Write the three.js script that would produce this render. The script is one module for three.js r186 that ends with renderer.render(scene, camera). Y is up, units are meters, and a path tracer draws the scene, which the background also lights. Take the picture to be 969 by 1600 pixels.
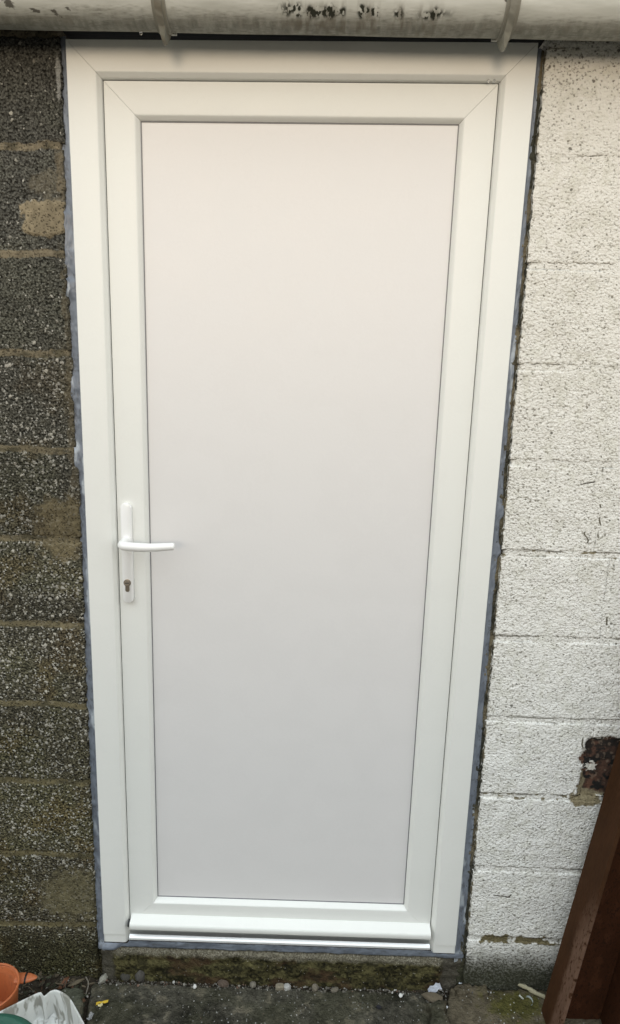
import * as THREE from 'three';
import { mergeGeometries, mergeVertices, toCreasedNormals } from 'three/addons/utils/BufferGeometryUtils.js';
import { RoundedBoxGeometry } from 'three/addons/geometries/RoundedBoxGeometry.js';

// ---------------------------------------------------------------- camera, sky, sun, exposure
const scene = new THREE.Scene();
const camera = new THREE.PerspectiveCamera(72.07, 620 / 1024, 0.05, 400);
camera.position.set(0.0584, 1.4977, 1.5326);
camera.rotation.order = 'YXZ';
camera.rotation.set(-0.2146, 0.0082, 0.0274);
scene.add(camera);

const SKY = 1.0, EXPOSURE = 1.64;
{ // overcast sky: brighter and cooler overhead, dimmer and warmer towards the horizon
  const w = 512, h = 256, d = new Float32Array(w * h * 4);
  for (let j = 0; j < h; j++) for (let i = 0; i < w; i++) {
    const el = ((j + 0.5) / h - 0.5) * Math.PI, az = (i + 0.5) / w * 2 * Math.PI;
    const s = Math.max(0, Math.sin(el));
    const cloud = 1 + 0.05 * Math.sin(az * 2 + 1.3 + 3 * s) + 0.04 * Math.sin(az * 5 + 7 * s);
    const L = SKY * (0.80 + 0.46 * s) * (el > 0 ? cloud : 1);
    const t = Math.pow(s, 0.8), k = (j * w + i) * 4;
    d[k] = L * (1.08 - 0.19 * t); d[k + 1] = L * (1.01 - 0.01 * t); d[k + 2] = L * (0.87 + 0.22 * t); d[k + 3] = 1;
  }
  const sky = new THREE.DataTexture(d, w, h, THREE.RGBAFormat, THREE.FloatType);
  sky.mapping = THREE.EquirectangularReflectionMapping; sky.magFilter = THREE.LinearFilter; sky.needsUpdate = true;
  scene.background = sky; scene.environment = sky;
}
const sun = new THREE.DirectionalLight(0xffe4c2, 0.62);
sun.position.set(-0.5, 1.35, 5.6); sun.target.position.set(0, 0.8, 0);
sun.castShadow = true; sun.shadow.radius = 32; sun.shadow.mapSize.set(2048, 2048);
Object.assign(sun.shadow.camera, { left: -3, right: 3, top: 3, bottom: -3, near: 0.1, far: 15 });
scene.add(sun, sun.target);

const renderer = new THREE.WebGLRenderer({ antialias: true });
renderer.setSize(620, 1024);
renderer.toneMapping = THREE.LinearToneMapping;
renderer.toneMappingExposure = EXPOSURE;
renderer.shadowMap.enabled = true;

// ---------------------------------------------------------------- noise
const hash = (x, y, s) => { let h = Math.imul(x | 0, 374761393) ^ Math.imul(y | 0, 668265263) ^ Math.imul(s | 0, 1442695041); h = Math.imul(h ^ (h >>> 13), 1274126177); h ^= h >>> 16; h = Math.imul(h, 2246822519); return ((h ^ (h >>> 15)) >>> 0) / 4294967296; };
const vn = (x, y, s = 0) => {
  const i = Math.floor(x), j = Math.floor(y), fx = x - i, fy = y - j, u = fx * fx * (3 - 2 * fx), v = fy * fy * (3 - 2 * fy);
  const a = hash(i, j, s), b = hash(i + 1, j, s), c = hash(i, j + 1, s), d = hash(i + 1, j + 1, s);
  return a + (b - a) * u + (c - a) * v + (a - b - c + d) * u * v;
};
const fbm = (x, y, s = 0, o = 4) => { let a = 0.5, t = 0, n = 0; for (let k = 0; k < o; k++) { t += a * vn(x, y, s + k * 17); n += a; a *= 0.5; x *= 2.03; y *= 2.03; } return t / n; };
const W = { f: 0, g: 0, id: 0, id2: 0 };
function worley(x, y, s) {
  const i = Math.floor(x), j = Math.floor(y); let f = 9, g = 9, bi = 0, bj = 0;
  for (let b = j - 1; b <= j + 1; b++) for (let a = i - 1; a <= i + 1; a++) {
    const dx = a + hash(a, b, s) - x, dy = b + hash(a, b, s + 1) - y, d = dx * dx + dy * dy;
    if (d < f) { g = f; f = d; bi = a; bj = b; } else if (d < g) g = d;
  }
  W.f = Math.sqrt(f); W.g = Math.sqrt(g); W.id = hash(bi, bj, s + 2); W.id2 = hash(bi, bj, s + 3);
  return W;
}
const ss = (a, b, x) => { const t = Math.min(1, Math.max(0, (x - a) / (b - a))); return t * t * (3 - 2 * t); };
const clamp = (x, a = 0, b = 1) => Math.min(b, Math.max(a, x));
const lerp = (a, b, t) => a + (b - a) * t;
const mix = (c, d, t) => [lerp(c[0], d[0], t), lerp(c[1], d[1], t), lerp(c[2], d[2], t)];
let seedN = 7; const rnd = () => hash(seedN++, 91, 5), rr = (a, b) => a + (b - a) * rnd();
const lin = (r, g, b) => new THREE.Color().setRGB(r, g, b);
const S8 = new Uint8Array(4097); for (let i = 0; i <= 4096; i++) { const x = i / 4096; S8[i] = Math.round(255 * (x < 0.0031308 ? 12.92 * x : 1.055 * Math.pow(x, 1 / 2.4) - 0.055)); }

// colour + height textures painted over a rectangle of real surface; fn(x, y) -> [[r, g, b] linear, height 0..1, roughness]
function paint(w, h, [x0, x1], [y0, y1], fn) {
  const c = new Uint8Array(w * h * 4), b = new Uint8Array(w * h * 4);
  for (let j = 0; j < h; j++) for (let i = 0; i < w; i++) {
    const [col, ht, ro = 0.9] = fn(x0 + (i + 0.5) / w * (x1 - x0), y0 + (j + 0.5) / h * (y1 - y0)), k = (j * w + i) * 4;
    for (let q = 0; q < 3; q++) c[k + q] = S8[Math.round(clamp(col[q]) * 4096)];
    b[k] = 255 * clamp(ht); b[k + 1] = 255 * clamp(ro); b[k + 2] = 0; c[k + 3] = b[k + 3] = 255;
  }
  const mk = (data, srgb) => { const t = new THREE.DataTexture(data, w, h, THREE.RGBAFormat, THREE.UnsignedByteType); t.wrapS = t.wrapT = THREE.MirroredRepeatWrapping; t.magFilter = THREE.LinearFilter; t.minFilter = THREE.LinearFilter; if (srgb) t.colorSpace = THREE.SRGBColorSpace; t.needsUpdate = true; return t; };
  return { map: mk(c, true), data: mk(b, false), uv: (x, y) => [(x - x0) / (x1 - x0), (y - y0) / (y1 - y0)] };
}
const texMat = (t, bumpScale, extra = {}) => new THREE.MeshPhysicalMaterial({ map: t.map, bumpMap: t.data, bumpScale, roughnessMap: t.data, roughness: 1, ...extra });

// ---------------------------------------------------------------- scene helpers
const used = {};
const numbered = n => { const k = used[n] = (used[n] ?? -1) + 1; return k ? `${n}_${String(k).padStart(3, '0')}` : n; };
function thing(name, label, category, pos = [0, 0, 0], group) {
  const o = new THREE.Group(); o.name = numbered(name); o.position.set(...pos); o.userData = { label, category };
  if (group) o.userData.group = group; scene.add(o); return o;
}
function part(name, geo, mat, parent, label) {
  const m = new THREE.Mesh(geo, mat); const par = parent || scene;
  const n = par.children.filter(c => c.name === name || c.name.startsWith(name + '_0')).length;
  m.name = parent ? (n ? `${name}_${String(n).padStart(3, '0')}` : name) : numbered(name);
  if (label) m.userData.label = label;
  m.castShadow = m.receiveShadow = true; par.add(m); return m;
}
function solo(name, geo, mat, label, category, group) {
  const m = part(name, geo, mat, null, label); m.userData.category = category; if (group) m.userData.group = group; return m;
}
function bufGeo(pos, idx, uv) {
  const g = new THREE.BufferGeometry(); g.setAttribute('position', new THREE.Float32BufferAttribute(pos, 3));
  g.setAttribute('uv', new THREE.Float32BufferAttribute(uv || new Float32Array(pos.length / 3 * 2), 2));
  g.setIndex(idx); g.computeVertexNormals(); return g;
}
function grid(nu, nv, fn, uvf) {          // open sheet; fn(u, v) -> [x, y, z]
  const p = [], t = [], ix = [];
  for (let j = 0; j <= nv; j++) for (let i = 0; i <= nu; i++) { const q = fn(i / nu, j / nv); p.push(...q); t.push(...(uvf ? uvf(q, i / nu, j / nv) : [i / nu, j / nv])); }
  for (let j = 0; j < nv; j++) for (let i = 0; i < nu; i++) { const a = j * (nu + 1) + i, b = a + 1, c = a + nu + 1, d = c + 1; ix.push(a, b, d, a, d, c); }
  return bufGeo(p, ix, t);
}
// a slab with a rough displaced face towards +z, uneven edges and plain sides going back to zBack
function rough({ x0, x1, y0, y1, step, zBack, height, jit = 0.0015, round = 0.004, seed = 1, uv, edge }) {
  const nx = Math.max(2, Math.round((x1 - x0) / step)), ny = Math.max(2, Math.round((y1 - y0) / step));
  const p = [], t = [], ix = [], id = (i, j) => j * (nx + 1) + i;
  for (let j = 0; j <= ny; j++) for (let i = 0; i <= nx; i++) {
    const u = i / nx, v = j / ny; let a = x0, b = x1, c = y0, d = y1;
    const yy = lerp(y0, y1, v), xx = lerp(x0, x1, u);
    a += jit * (fbm(yy * 90, 1, seed, 3) - 0.5) * 4; b += jit * (fbm(yy * 90, 7, seed + 3, 3) - 0.5) * 4;
    c += jit * (fbm(xx * 90, 3, seed + 5, 3) - 0.5) * 4; d += jit * (fbm(xx * 90, 9, seed + 7, 3) - 0.5) * 4;
    if (edge) { const e = edge(yy, xx); a += e[0] || 0; b += e[1] || 0; c += e[2] || 0; d += e[3] || 0; }
    const x = lerp(a, b, u), y = lerp(c, d, v), e = Math.min(x - a, b - x, y - c, d - y);
    p.push(x, y, height(x, y) - round * Math.exp(-e / (round * 0.8))); t.push(...uv(x, y));
  }
  for (let j = 0; j < ny; j++) for (let i = 0; i < nx; i++) ix.push(id(i, j), id(i + 1, j), id(i + 1, j + 1), id(i, j), id(i + 1, j + 1), id(i, j + 1));
  const ring = [];
  for (let i = 0; i < nx; i++) ring.push(id(i, 0)); for (let j = 0; j < ny; j++) ring.push(id(nx, j));
  for (let i = nx; i > 0; i--) ring.push(id(i, ny)); for (let j = ny; j > 0; j--) ring.push(id(0, j));
  const cx = (x0 + x1) / 2, cy = (y0 + y1) / 2, base = p.length / 3;
  for (const r of ring) { const x = p[r * 3], y = p[r * 3 + 1]; p.push(x, y, zBack); const s = p[r * 3 + 2] - zBack; t.push(...uv(x + Math.sign(cx - x) * s * 0.5, y + Math.sign(cy - y) * s * 0.5)); }
  const n = ring.length, cen = p.length / 3; p.push(cx, cy, zBack); t.push(...uv(cx, cy));
  for (let k = 0; k < n; k++) { const a = ring[k], b = ring[(k + 1) % n], c = base + k, d = base + (k + 1) % n; ix.push(a, c, d, a, d, b, c, cen, d); }
  return bufGeo(p, ix, t);
}
function outward(g) { // flip a closed mesh whose faces point inwards
  const p = g.attributes.position.array; let v = 0; const ix = g.index ? g.index.array : [...Array(p.length / 3).keys()];
  for (let k = 0; k < ix.length; k += 3) { const a = ix[k] * 3, b = ix[k + 1] * 3, c = ix[k + 2] * 3; v += p[a] * (p[b + 1] * p[c + 2] - p[b + 2] * p[c + 1]) - p[a + 1] * (p[b] * p[c + 2] - p[b + 2] * p[c]) + p[a + 2] * (p[b] * p[c + 1] - p[b + 1] * p[c]); }
  if (v < 0) { const q = Array.from(ix); for (let k = 0; k < q.length; k += 3) [q[k + 1], q[k + 2]] = [q[k + 2], q[k + 1]]; g.setIndex(q); }
  return g;
}
const box = (w, h, d, x, y, z, r = 0.002) => new RoundedBoxGeometry(w, h, d, 3, r).translate(x, y, z);
function tube(pts, r, seg = 24, rad = 8, taper) {
  const c = new THREE.CatmullRomCurve3(pts.map(p => new THREE.Vector3(...p))); const g = new THREE.TubeGeometry(c, seg, r, rad);
  if (taper) { const P = g.attributes.position, v = new THREE.Vector3(); for (let i = 0; i <= seg; i++) { const o = c.getPointAt(i / seg), s = taper(i / seg); for (let k = 0; k <= rad; k++) { const n = i * (rad + 1) + k; v.fromBufferAttribute(P, n).sub(o).multiplyScalar(s).add(o); P.setXYZ(n, v.x, v.y, v.z); } } g.computeVertexNormals(); }
  return g;
}

// ---------------------------------------------------------------- walls of concrete blocks
const J0 = 0.0607, COURSE = 0.2045, JOINT = 0.0125, GROUND = -0.104;
const jointNear = y => { const k = Math.round((y - J0) / COURSE); return [J0 + k * COURSE, k]; };
const blob = (x, y, cx, cy, rx, ry, s, rag = 0.35) => 1 - Math.hypot((x - cx) / rx, (y - cy) / ry) + (fbm(x * 70, y * 70, s, 4) - 0.5) * 2 * rag;
const rblob = (x, y, cx, cy, rx, ry, s, rag = 0.3) => 1 - Math.max(Math.abs(x - cx) / rx, Math.abs(y - cy) / ry) + (fbm(x * 80, y * 80, s, 4) - 0.5) * 2 * rag;

const blobA = (x, y) => 1 - Math.pow(Math.pow(Math.abs((x + 0.520 - 0.15 * (y - 1.767)) / 0.052), 3) + Math.pow(Math.abs((y - 1.767) / 0.036), 3), 1 / 3) + (fbm(x * 34, y * 34, 61, 5) - 0.5) * 1.0;
const bare = paint(512, 2048, [-1.02, -0.46], [-0.12, 2.12], (x, y) => {
  const wx = x + (vn(x * 520, y * 520, 4) - 0.5) * 0.0024, wy = y + (vn(x * 520, y * 520, 8) - 0.5) * 0.0024;
  const low = 1 - ss(0.2, 1.9, y), big = fbm(x * 9, y * 9, 11, 4), mid = fbm(x * 45, y * 45, 12, 3);
  let w = worley(wx / 0.0042, wy / 0.0042, 21); const r = w.id, q = w.id2;
  let g = clamp(1.05 - w.f * w.f * 1.7) * (0.35 + 0.65 * r);
  let c = mix([0.014, 0.0135, 0.011], mix([0.175, 0.172, 0.155], [0.175, 0.160, 0.122], low), Math.pow(g, 1.25) * (0.45 + 0.9 * big));
  c = mix(c, [c[0] * 1.15, c[1] * 0.98, c[2] * 0.8], ss(0.5, 0.7, fbm(x * 14, y * 14, 13, 3)) * 0.7 * ss(1.75, 1.2, y));                     // browner places
  c = [c[0] * lerp(1, 1.03, low), c[1], c[2] * lerp(0.97, 0.86, low)]; c = mix(c, [c[0] * 0.90, c[1] * 0.93, c[2] * 0.80], ss(0.42, 0.7, big) * (0.35 + 0.65 * low));                       // algae
  const row = clamp((J0 + COURSE * 0 - y) / 0.05);
  const pl = lerp(0.02, 0.17, ss(1.72, 1.2, y)) * (1 - 0.65 * ss(0.06, 0.02, y)) * lerp(0.35, 1.8, fbm(x * 28, y * 28, 31, 3));
  if (q < pl && w.f < 0.5) { const l = 0.17 + 0.24 * hash(r * 9999, 3, 3); c = [l, l * 0.965, l * 0.85]; g = Math.max(g, 0.75); }
  w = worley(wx / 0.0085, wy / 0.0085, 41);                                                           // larger pale stones
  if (w.id2 < pl * 0.55 && w.f < 0.36 + 0.1 * w.id) { const l = 0.18 + 0.22 * w.id; c = [l, l * 0.95, l * 0.82]; g = 0.95 - w.f; }
  // mortar: joints and the places where it was smeared over the blocks
  const [jy, k] = jointNear(y); const dj = Math.abs(y - jy - (fbm(x * 22, k * 7, 51, 3) - 0.5) * 0.012);
  let m = ss(0.0088, 0.006, dj + (fbm(x * 200, y * 200, 52, 2) - 0.5) * 0.005) * lerp(1, 0.75, mid);
  let tan = mix([0.185, 0.155, 0.105], [0.12, 0.102, 0.054], low); tan = mix(tan, [0.055, 0.05, 0.03], ss(0.52, 0.72, fbm(x * 26, k * 3 + y * 60, 53, 3)) * 0.7);
  const A = ss(-0.04, 0.08, blobA(x, y));
  const C = ss(-0.1, 0.35, blob(x, y, -0.508, 1.11, 0.07, 0.085, 62, 0.45)) * 0.85;
  const D = ss(-0.15, 0.4, blob(x, y, -0.53, 0.15, 0.085, 0.09, 63, 0.5)) * 0.8;
  const E = ss(-0.1, 0.4, rblob(x, y, -0.479, 1.85, 0.012, 0.05, 64, 0.5)) * 0.7;
  const F = ss(-0.1, 0.5, blob(x, y, -0.51, 1.83, 0.04, 0.03, 65, 0.6)) * 0.45, H = ss(0.0, 0.5, rblob(x, y, -0.474, 1.4, 0.016, 0.35, 66, 0.8)) * 0.5;
  if (A > m) { m = A; tan = [0.205, 0.172, 0.115]; }
  if (C > m) { m = C; tan = [0.155, 0.128, 0.075]; }
  if (D > m) { m = D; tan = [0.14, 0.122, 0.07]; }
  if (E > m) { m = E; tan = [0.15, 0.125, 0.085]; }
  if (F > m) { m = F; tan = [0.16, 0.14, 0.1]; } if (H > m) { m = H; tan = [0.12, 0.1, 0.065]; }
  if (m > 0) {
    const t = 0.62 + 0.75 * fbm(x * 120, y * 120, 71, 4) * (0.6 + 0.8 * fbm(x * 18, y * 18, 72, 3));
    const pit = ss(0.72, 0.8, vn(x * 420, y * 420, 73)) * 0.6;
    c = mix(c, [tan[0] * t * (1 - pit), tan[1] * t * (1 - pit), tan[2] * t * (1 - pit)], m); g = lerp(g, 0.5 + 0.3 * (t - 1) - pit * 0.5, m);
  }
  c = mix(c, [0.33, 0.33, 0.31], ss(0.2, 0.5, blob(x, y, -0.474, 2.02, 0.007, 0.05, 67, 0.5)) * 0.8); const wet = ss(0.075, -0.03, y + (big - 0.5) * 0.06); c = mix(c, [c[0] * 0.5, c[1] * 0.52, c[2] * 0.4], wet * 0.85);   // damp foot
  const tone = lerp(1, 0.88, ss(1.2, 1.6, y)) * 0.8 + 0.5 * hash(k + (y > jy ? 1 : 0), 5, 99); return [[c[0] * tone, c[1] * tone, c[2] * tone], g, 0.95];
});

const HOLE = (x, y) => { const q = 1 - Math.max(Math.abs(x - 0.80) / 0.094, Math.abs(y - 0.555) / 0.083) + (fbm(x * 45, y * 45, 81, 5) - 0.5) * 0.5 + (fbm(x * 240, y * 240, 82, 3) - 0.5) * 0.12; return q - ss(0.58, 0.66, y) * 0.35 * ss(0.76, 0.7, x); };
const painted = paint(512, 2048, [0.455, 1.015], [-0.12, 2.12], (x, y) => {
  const wx = x + (vn(x * 520, y * 520, 4) - 0.5) * 0.0016, wy = y + (vn(x * 520, y * 520, 8) - 0.5) * 0.0016;
  const big = fbm(x * 8, y * 8, 111, 4), mid = fbm(x * 50, y * 50, 112, 3);
  const w = worley(wx / 0.0056, wy / 0.0046, 121), r = w.id, f = w.f;
  const n2 = fbm(x * 330, y * 330, 122, 3), wf2 = worley(x / 0.0027, y / 0.0024, 124), g2 = clamp(1.05 - wf2.f * wf2.f * 1.3) * (0.3 + 0.7 * wf2.id);
  let g = clamp(1.05 - f * f * 1.35) * (0.3 + 0.7 * r) * 0.6 + 0.4 * g2;
  const wv = ss(1.7, 0.5, y); let c = mix(mix([0.71, 0.69, 0.635], [0.77, 0.755, 0.705], fbm(x * 20, y * 20, 123, 3)), [0.85, 0.845, 0.81], wv * 0.85);  // cream paint above; lower courses whitened in colour to offset weak light there
  c = mix(c, [c[0] * 0.9, c[1] * 0.9, c[2] * 0.87], ss(0.5, 0.75, mid) * 0.8);
  // thin paint in the deepest pores
  const foot = ss(0.06, -0.05, y + (big - 0.5) * 0.05), top = ss(1.99, 2.09, y + (big - 0.5) * 0.05), side = ss(0.497, 0.479, x + (mid - 0.5) * 0.01);
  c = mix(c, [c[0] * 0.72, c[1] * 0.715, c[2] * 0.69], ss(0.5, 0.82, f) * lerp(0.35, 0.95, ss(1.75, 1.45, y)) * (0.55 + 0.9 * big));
  const p1 = worley(x / 0.0048, y / 0.0042, 126), open = ss(0.32, 0.68, fbm(x * 30, y * 30, 127, 3)) * 0.2 + 0.05;
  if (p1.id2 < open && p1.f < 0.22 + 0.2 * p1.id) { c = mix(c, [0.26, 0.245, 0.2], 0.14 + 0.3 * p1.id); g *= 0.45; }
  const p2 = worley(x / 0.011, y / 0.0085, 128); if (p2.id2 < 0.07 && p2.f + (n2 - 0.5) * 0.3 < 0.10 + 0.12 * p2.id) { c = mix(c, [0.2, 0.18, 0.14], 0.62); g *= 0.3; }
  const pores = 0.25 + 0.16 * (big - 0.5) + 0.3 * foot + 0.1 * top + 0.06 * side;
  c = mix(c, [0.17, 0.155, 0.125], ss(pores, pores - 0.14, g) * (0.72 + 0.28 * foot));
  const sp = worley(x / 0.022, y / 0.018, 131), big2 = 0.03 + 0.12 * Math.pow(sp.id, 8) + 0.05 * top;    // chips
  if (sp.id2 < 0.26 + 0.4 * top && sp.f + (n2 - 0.5) * 0.2 + (fbm(x * 700, y * 700, 132, 2) - 0.5) * 0.1 < big2) { c = mix(c, [0.085, 0.075, 0.055], 0.85); g *= 0.4; }
  // joints: only a crack here and there shows through the paint
  const [jy, k] = jointNear(y); const cr = vn(x * 22, k * 5, 141), up = jy + JOINT / 2 - 0.001 + (vn(x * 40, k, 142) - 0.5) * 0.003, dn = jy - JOINT / 2 + (vn(x * 40, k, 143) - 0.5) * 0.004;
  const crack = ss(0.0022, 0.0008, Math.abs(y - up)) * ss(0.42, 0.66, cr) + ss(0.0022, 0.0008, Math.abs(y - dn)) * ss(0.6, 0.78, vn(x * 30, k * 9, 144));
  c = mix(c, [0.10, 0.088, 0.062], clamp(crack) * lerp(0.22, 0.6, ss(1.3, 0.7, y)));
  if (k === 2 || k === 5) { const e = ss(0.62, 0.72, fbm(x * 60, y * 90, 145 + k, 3)) * ss(0.011, 0.006, Math.abs(y - jy)); c = mix(c, [0.2, 0.17, 0.105], e); }
  if (k === 0 || k === 1) { // bare mortar low down
    const e = k === 0 ? ss(-0.1, 0.25, Math.max(rblob(x, y, 0.545, jy, 0.036, 0.010, 146, 1.1), rblob(x, y, 0.64, jy, 0.05, 0.009, 147, 1.1), rblob(x, y, 0.85, jy, 0.1, 0.008, 148, 1.0))) : 0;
    c = mix(c, mix([0.2, 0.165, 0.085], [0.1, 0.085, 0.04], n2), e);
  }
  // vertical cracks at the perpend in the middle course
  for (const [px, ya, yb] of [[0.665, 1.11, 1.21], [0.69, 1.10, 1.20], [0.728, 0.89, 0.97], [0.715, 0.60, 0.68]]) if (y > ya && y < yb) {
    const d = Math.abs(x - px - (vn(y * 60, px * 99, 151) - 0.5) * 0.014); c = mix(c, [0.1, 0.088, 0.06], ss(0.0026, 0.001, d) * ss(0.45, 0.62, vn(y * 55, px * 77, 152)));
  }
  for (const [ax, ay, bx, by] of [[0.64, 1.243, 0.668, 1.250], [0.535, 0.1895, 0.575, 0.186], [0.572, 0.186, 0.578, 0.193]]) { // hairline cracks
    const t = clamp(((x - ax) * (bx - ax) + (y - ay) * (by - ay)) / ((bx - ax) ** 2 + (by - ay) ** 2)), d = Math.hypot(x - ax - t * (bx - ax), y - ay - t * (by - ay)) + (n2 - 0.5) * 0.002;
    c = mix(c, [0.07, 0.06, 0.045], ss(0.0022, 0.0008, d));
  }
  const rust = ss(0.1, 0.7, blob(x, y, 0.735, 1.60, 0.03, 0.07, 153, 0.6)); c = mix(c, [0.45, 0.34, 0.26], rust * 0.5);
  // edge beside the door: paint stops, dirty mortar shows
  c = mix(c, mix([0.16, 0.135, 0.085], [0.035, 0.034, 0.022], ss(0.35, 0.65, fbm(x * 60, y * 22, 154, 4))), ss(0.4805, 0.4785, x + (fbm(3, y * 110, 155, 3) - 0.5) * 0.006));
  // flaked patch down to the dark block
  const hq = HOLE(x, y);
  if (hq > -0.06) {
    const e = ss(0.0, 0.025, hq), fl = 1 - Math.hypot((x - 0.740) / 0.011, (y - 0.556) / 0.013) + (fbm(x * 190, y * 190, 156, 4) - 0.5) * 2.4, fl2 = blob(x, y, 0.712, 0.60, 0.02, 0.012, 158, 0.9);
    let d = mix([0.018, 0.012, 0.009], [0.13, 0.062, 0.038], ss(0.40, 0.66, fbm(x * 55, y * 55, 157, 5)) * (0.35 + 0.65 * ss(0.80, 0.72, x))); d = mix(d, [0.2, 0.15, 0.11], ss(0.6, 0.7, fbm(x * 130, y * 130, 162, 3)) * 0.5); d = mix(d, [0.008, 0.007, 0.006], ss(0.56, 0.68, fbm(x * 80, y * 80, 163, 4)));
    if (hq < 0.12 && fbm(x * 170, y * 170, 164, 3) > 0.6) d = [0.6, 0.58, 0.52];
    d = mix(d, mix([0.3, 0.26, 0.165], [0.16, 0.13, 0.08], n2), ss(0.0, 0.2, Math.max(blob(x, y, 0.735, 0.474, 0.055, 0.024, 159, 0.35), blob(x, y, 0.71, 0.51, 0.02, 0.04, 160, 0.4))));
    if (fl > 0 || fl2 > 0.35) { d = [0.66, 0.64, 0.58]; }
    c = mix(c, d, e); g = lerp(g, fl > 0 ? 0.85 : 0.1 + 0.4 * n2, e);
  }
  { const t = ss(0.0, 0.2, blob(x, y, 0.73, 0.468, 0.05, 0.02, 159, 0.4)); c = mix(c, mix([0.32, 0.275, 0.17], [0.19, 0.155, 0.09], n2), t); }
  if (foot > 0) { c = mix(c, mix([0.022, 0.024, 0.009], [0.20, 0.19, 0.13], ss(0.45, 0.85, g) * (1.1 - 0.9 * foot)), Math.pow(foot, 0.8) * ss(0.2, 0.6, fbm(x * 40, y * 40, 161, 3) + foot * 0.5 - 0.05) * 0.95); }
  return [c, g, 0.88];
});
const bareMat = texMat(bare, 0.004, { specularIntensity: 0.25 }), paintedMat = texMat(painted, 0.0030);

const bareH = (x, y) => { const A = ss(0, 0.15, blobA(x, y)); return lerp((fbm(x * 160, y * 160, 201, 3) - 0.5) * 0.004 + (fbm(x * 25, y * 25, 202, 2) - 0.5) * 0.004, 0.003, A); };
const paintH = (x, y) => (fbm(x * 150, y * 150, 203, 3) - 0.5) * 0.0024 + (fbm(x * 22, y * 22, 204, 2) - 0.5) * 0.004 - 0.006 * ss(0.0, 0.05, HOLE(x, y));

const wallL = thing('block_wall', 'bare dark grey concrete block wall with tan mortar left of the white door', 'wall');
const wallR = thing('block_wall', 'rough block wall painted off-white, right of the door, with a flaked dark patch', 'wall');
for (let k = -1; k < 10; k++) {
  const y0 = k < 0 ? -0.16 : J0 + k * COURSE + JOINT / 2, y1 = Math.min(2.125, J0 + (k + 1) * COURSE - JOINT / 2);
  const cut = [-0.4760, -0.4750, -0.4745, -0.4735, -0.4730, -0.4710, -0.4700, -0.4730, -0.4750, -0.4720, -0.4670][k + 1];
  const sh = (k % 2 ? 0 : 0.2);
  const cols = [[-0.79 - sh * 0.55, cut, 0.0032], [-1.19 - sh * 0.55, -0.80 - sh * 0.55, 0.012], [-1.9, -1.2 - sh * 0.55, 0.03]];
  for (const [a, b, st] of cols) part('block', rough({ x0: a, x1: b, y0, y1, step: st, zBack: -0.1, seed: 300 + k * 13, uv: bare.uv, height: bareH, jit: 0.0013, round: 0.0035, edge: b === cut ? y => [0, (fbm(y * 60, 2, 77, 3) - 0.5) * 0.007] : null }), bareMat, wallL);
  const px = [0.80, 0.95, 0.9, 0.73, 0.95, 0.728, 0.678, 0.90, 0.745, 0.93, 0.78][k + 1];
  const colr = [[0.4785, px - 0.006, 0.0032], [px + 0.006, px + 0.39, px < 0.8 ? 0.0032 : 0.008], [px + 0.402, 2.0, 0.03]];
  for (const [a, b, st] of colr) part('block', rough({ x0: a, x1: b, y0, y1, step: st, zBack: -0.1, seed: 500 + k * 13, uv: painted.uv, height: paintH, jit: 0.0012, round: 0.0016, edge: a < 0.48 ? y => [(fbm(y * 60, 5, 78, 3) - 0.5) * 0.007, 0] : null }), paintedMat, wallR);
}
part('mortar', rough({ x0: -1.9, x1: -0.474, y0: -0.16, y1: 2.12, step: 0.006, zBack: -0.098, seed: 700, uv: bare.uv, height: (x, y) => -0.0012 + (fbm(x * 120, y * 120, 701, 3) - 0.5) * 0.004 }), bareMat, wallL);
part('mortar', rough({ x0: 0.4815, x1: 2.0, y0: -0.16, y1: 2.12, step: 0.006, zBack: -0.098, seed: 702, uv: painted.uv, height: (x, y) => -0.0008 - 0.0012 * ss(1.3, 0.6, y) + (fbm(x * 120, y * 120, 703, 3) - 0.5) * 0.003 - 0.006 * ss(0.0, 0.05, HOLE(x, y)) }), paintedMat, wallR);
// strip of old mortar in the reveal beside the frame
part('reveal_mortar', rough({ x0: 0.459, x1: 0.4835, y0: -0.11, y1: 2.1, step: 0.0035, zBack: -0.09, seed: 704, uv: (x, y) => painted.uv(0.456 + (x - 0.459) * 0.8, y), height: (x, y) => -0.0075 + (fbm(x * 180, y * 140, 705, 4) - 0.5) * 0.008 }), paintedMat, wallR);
part('reveal_mortar', rough({ x0: -0.48, x1: -0.455, y0: -0.11, y1: 2.1, step: 0.006, zBack: -0.09, seed: 706, uv: bare.uv, height: (x, y) => -0.013 + (fbm(x * 180, y * 140, 707, 4) - 0.5) * 0.006 }), bareMat, wallL);

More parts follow.
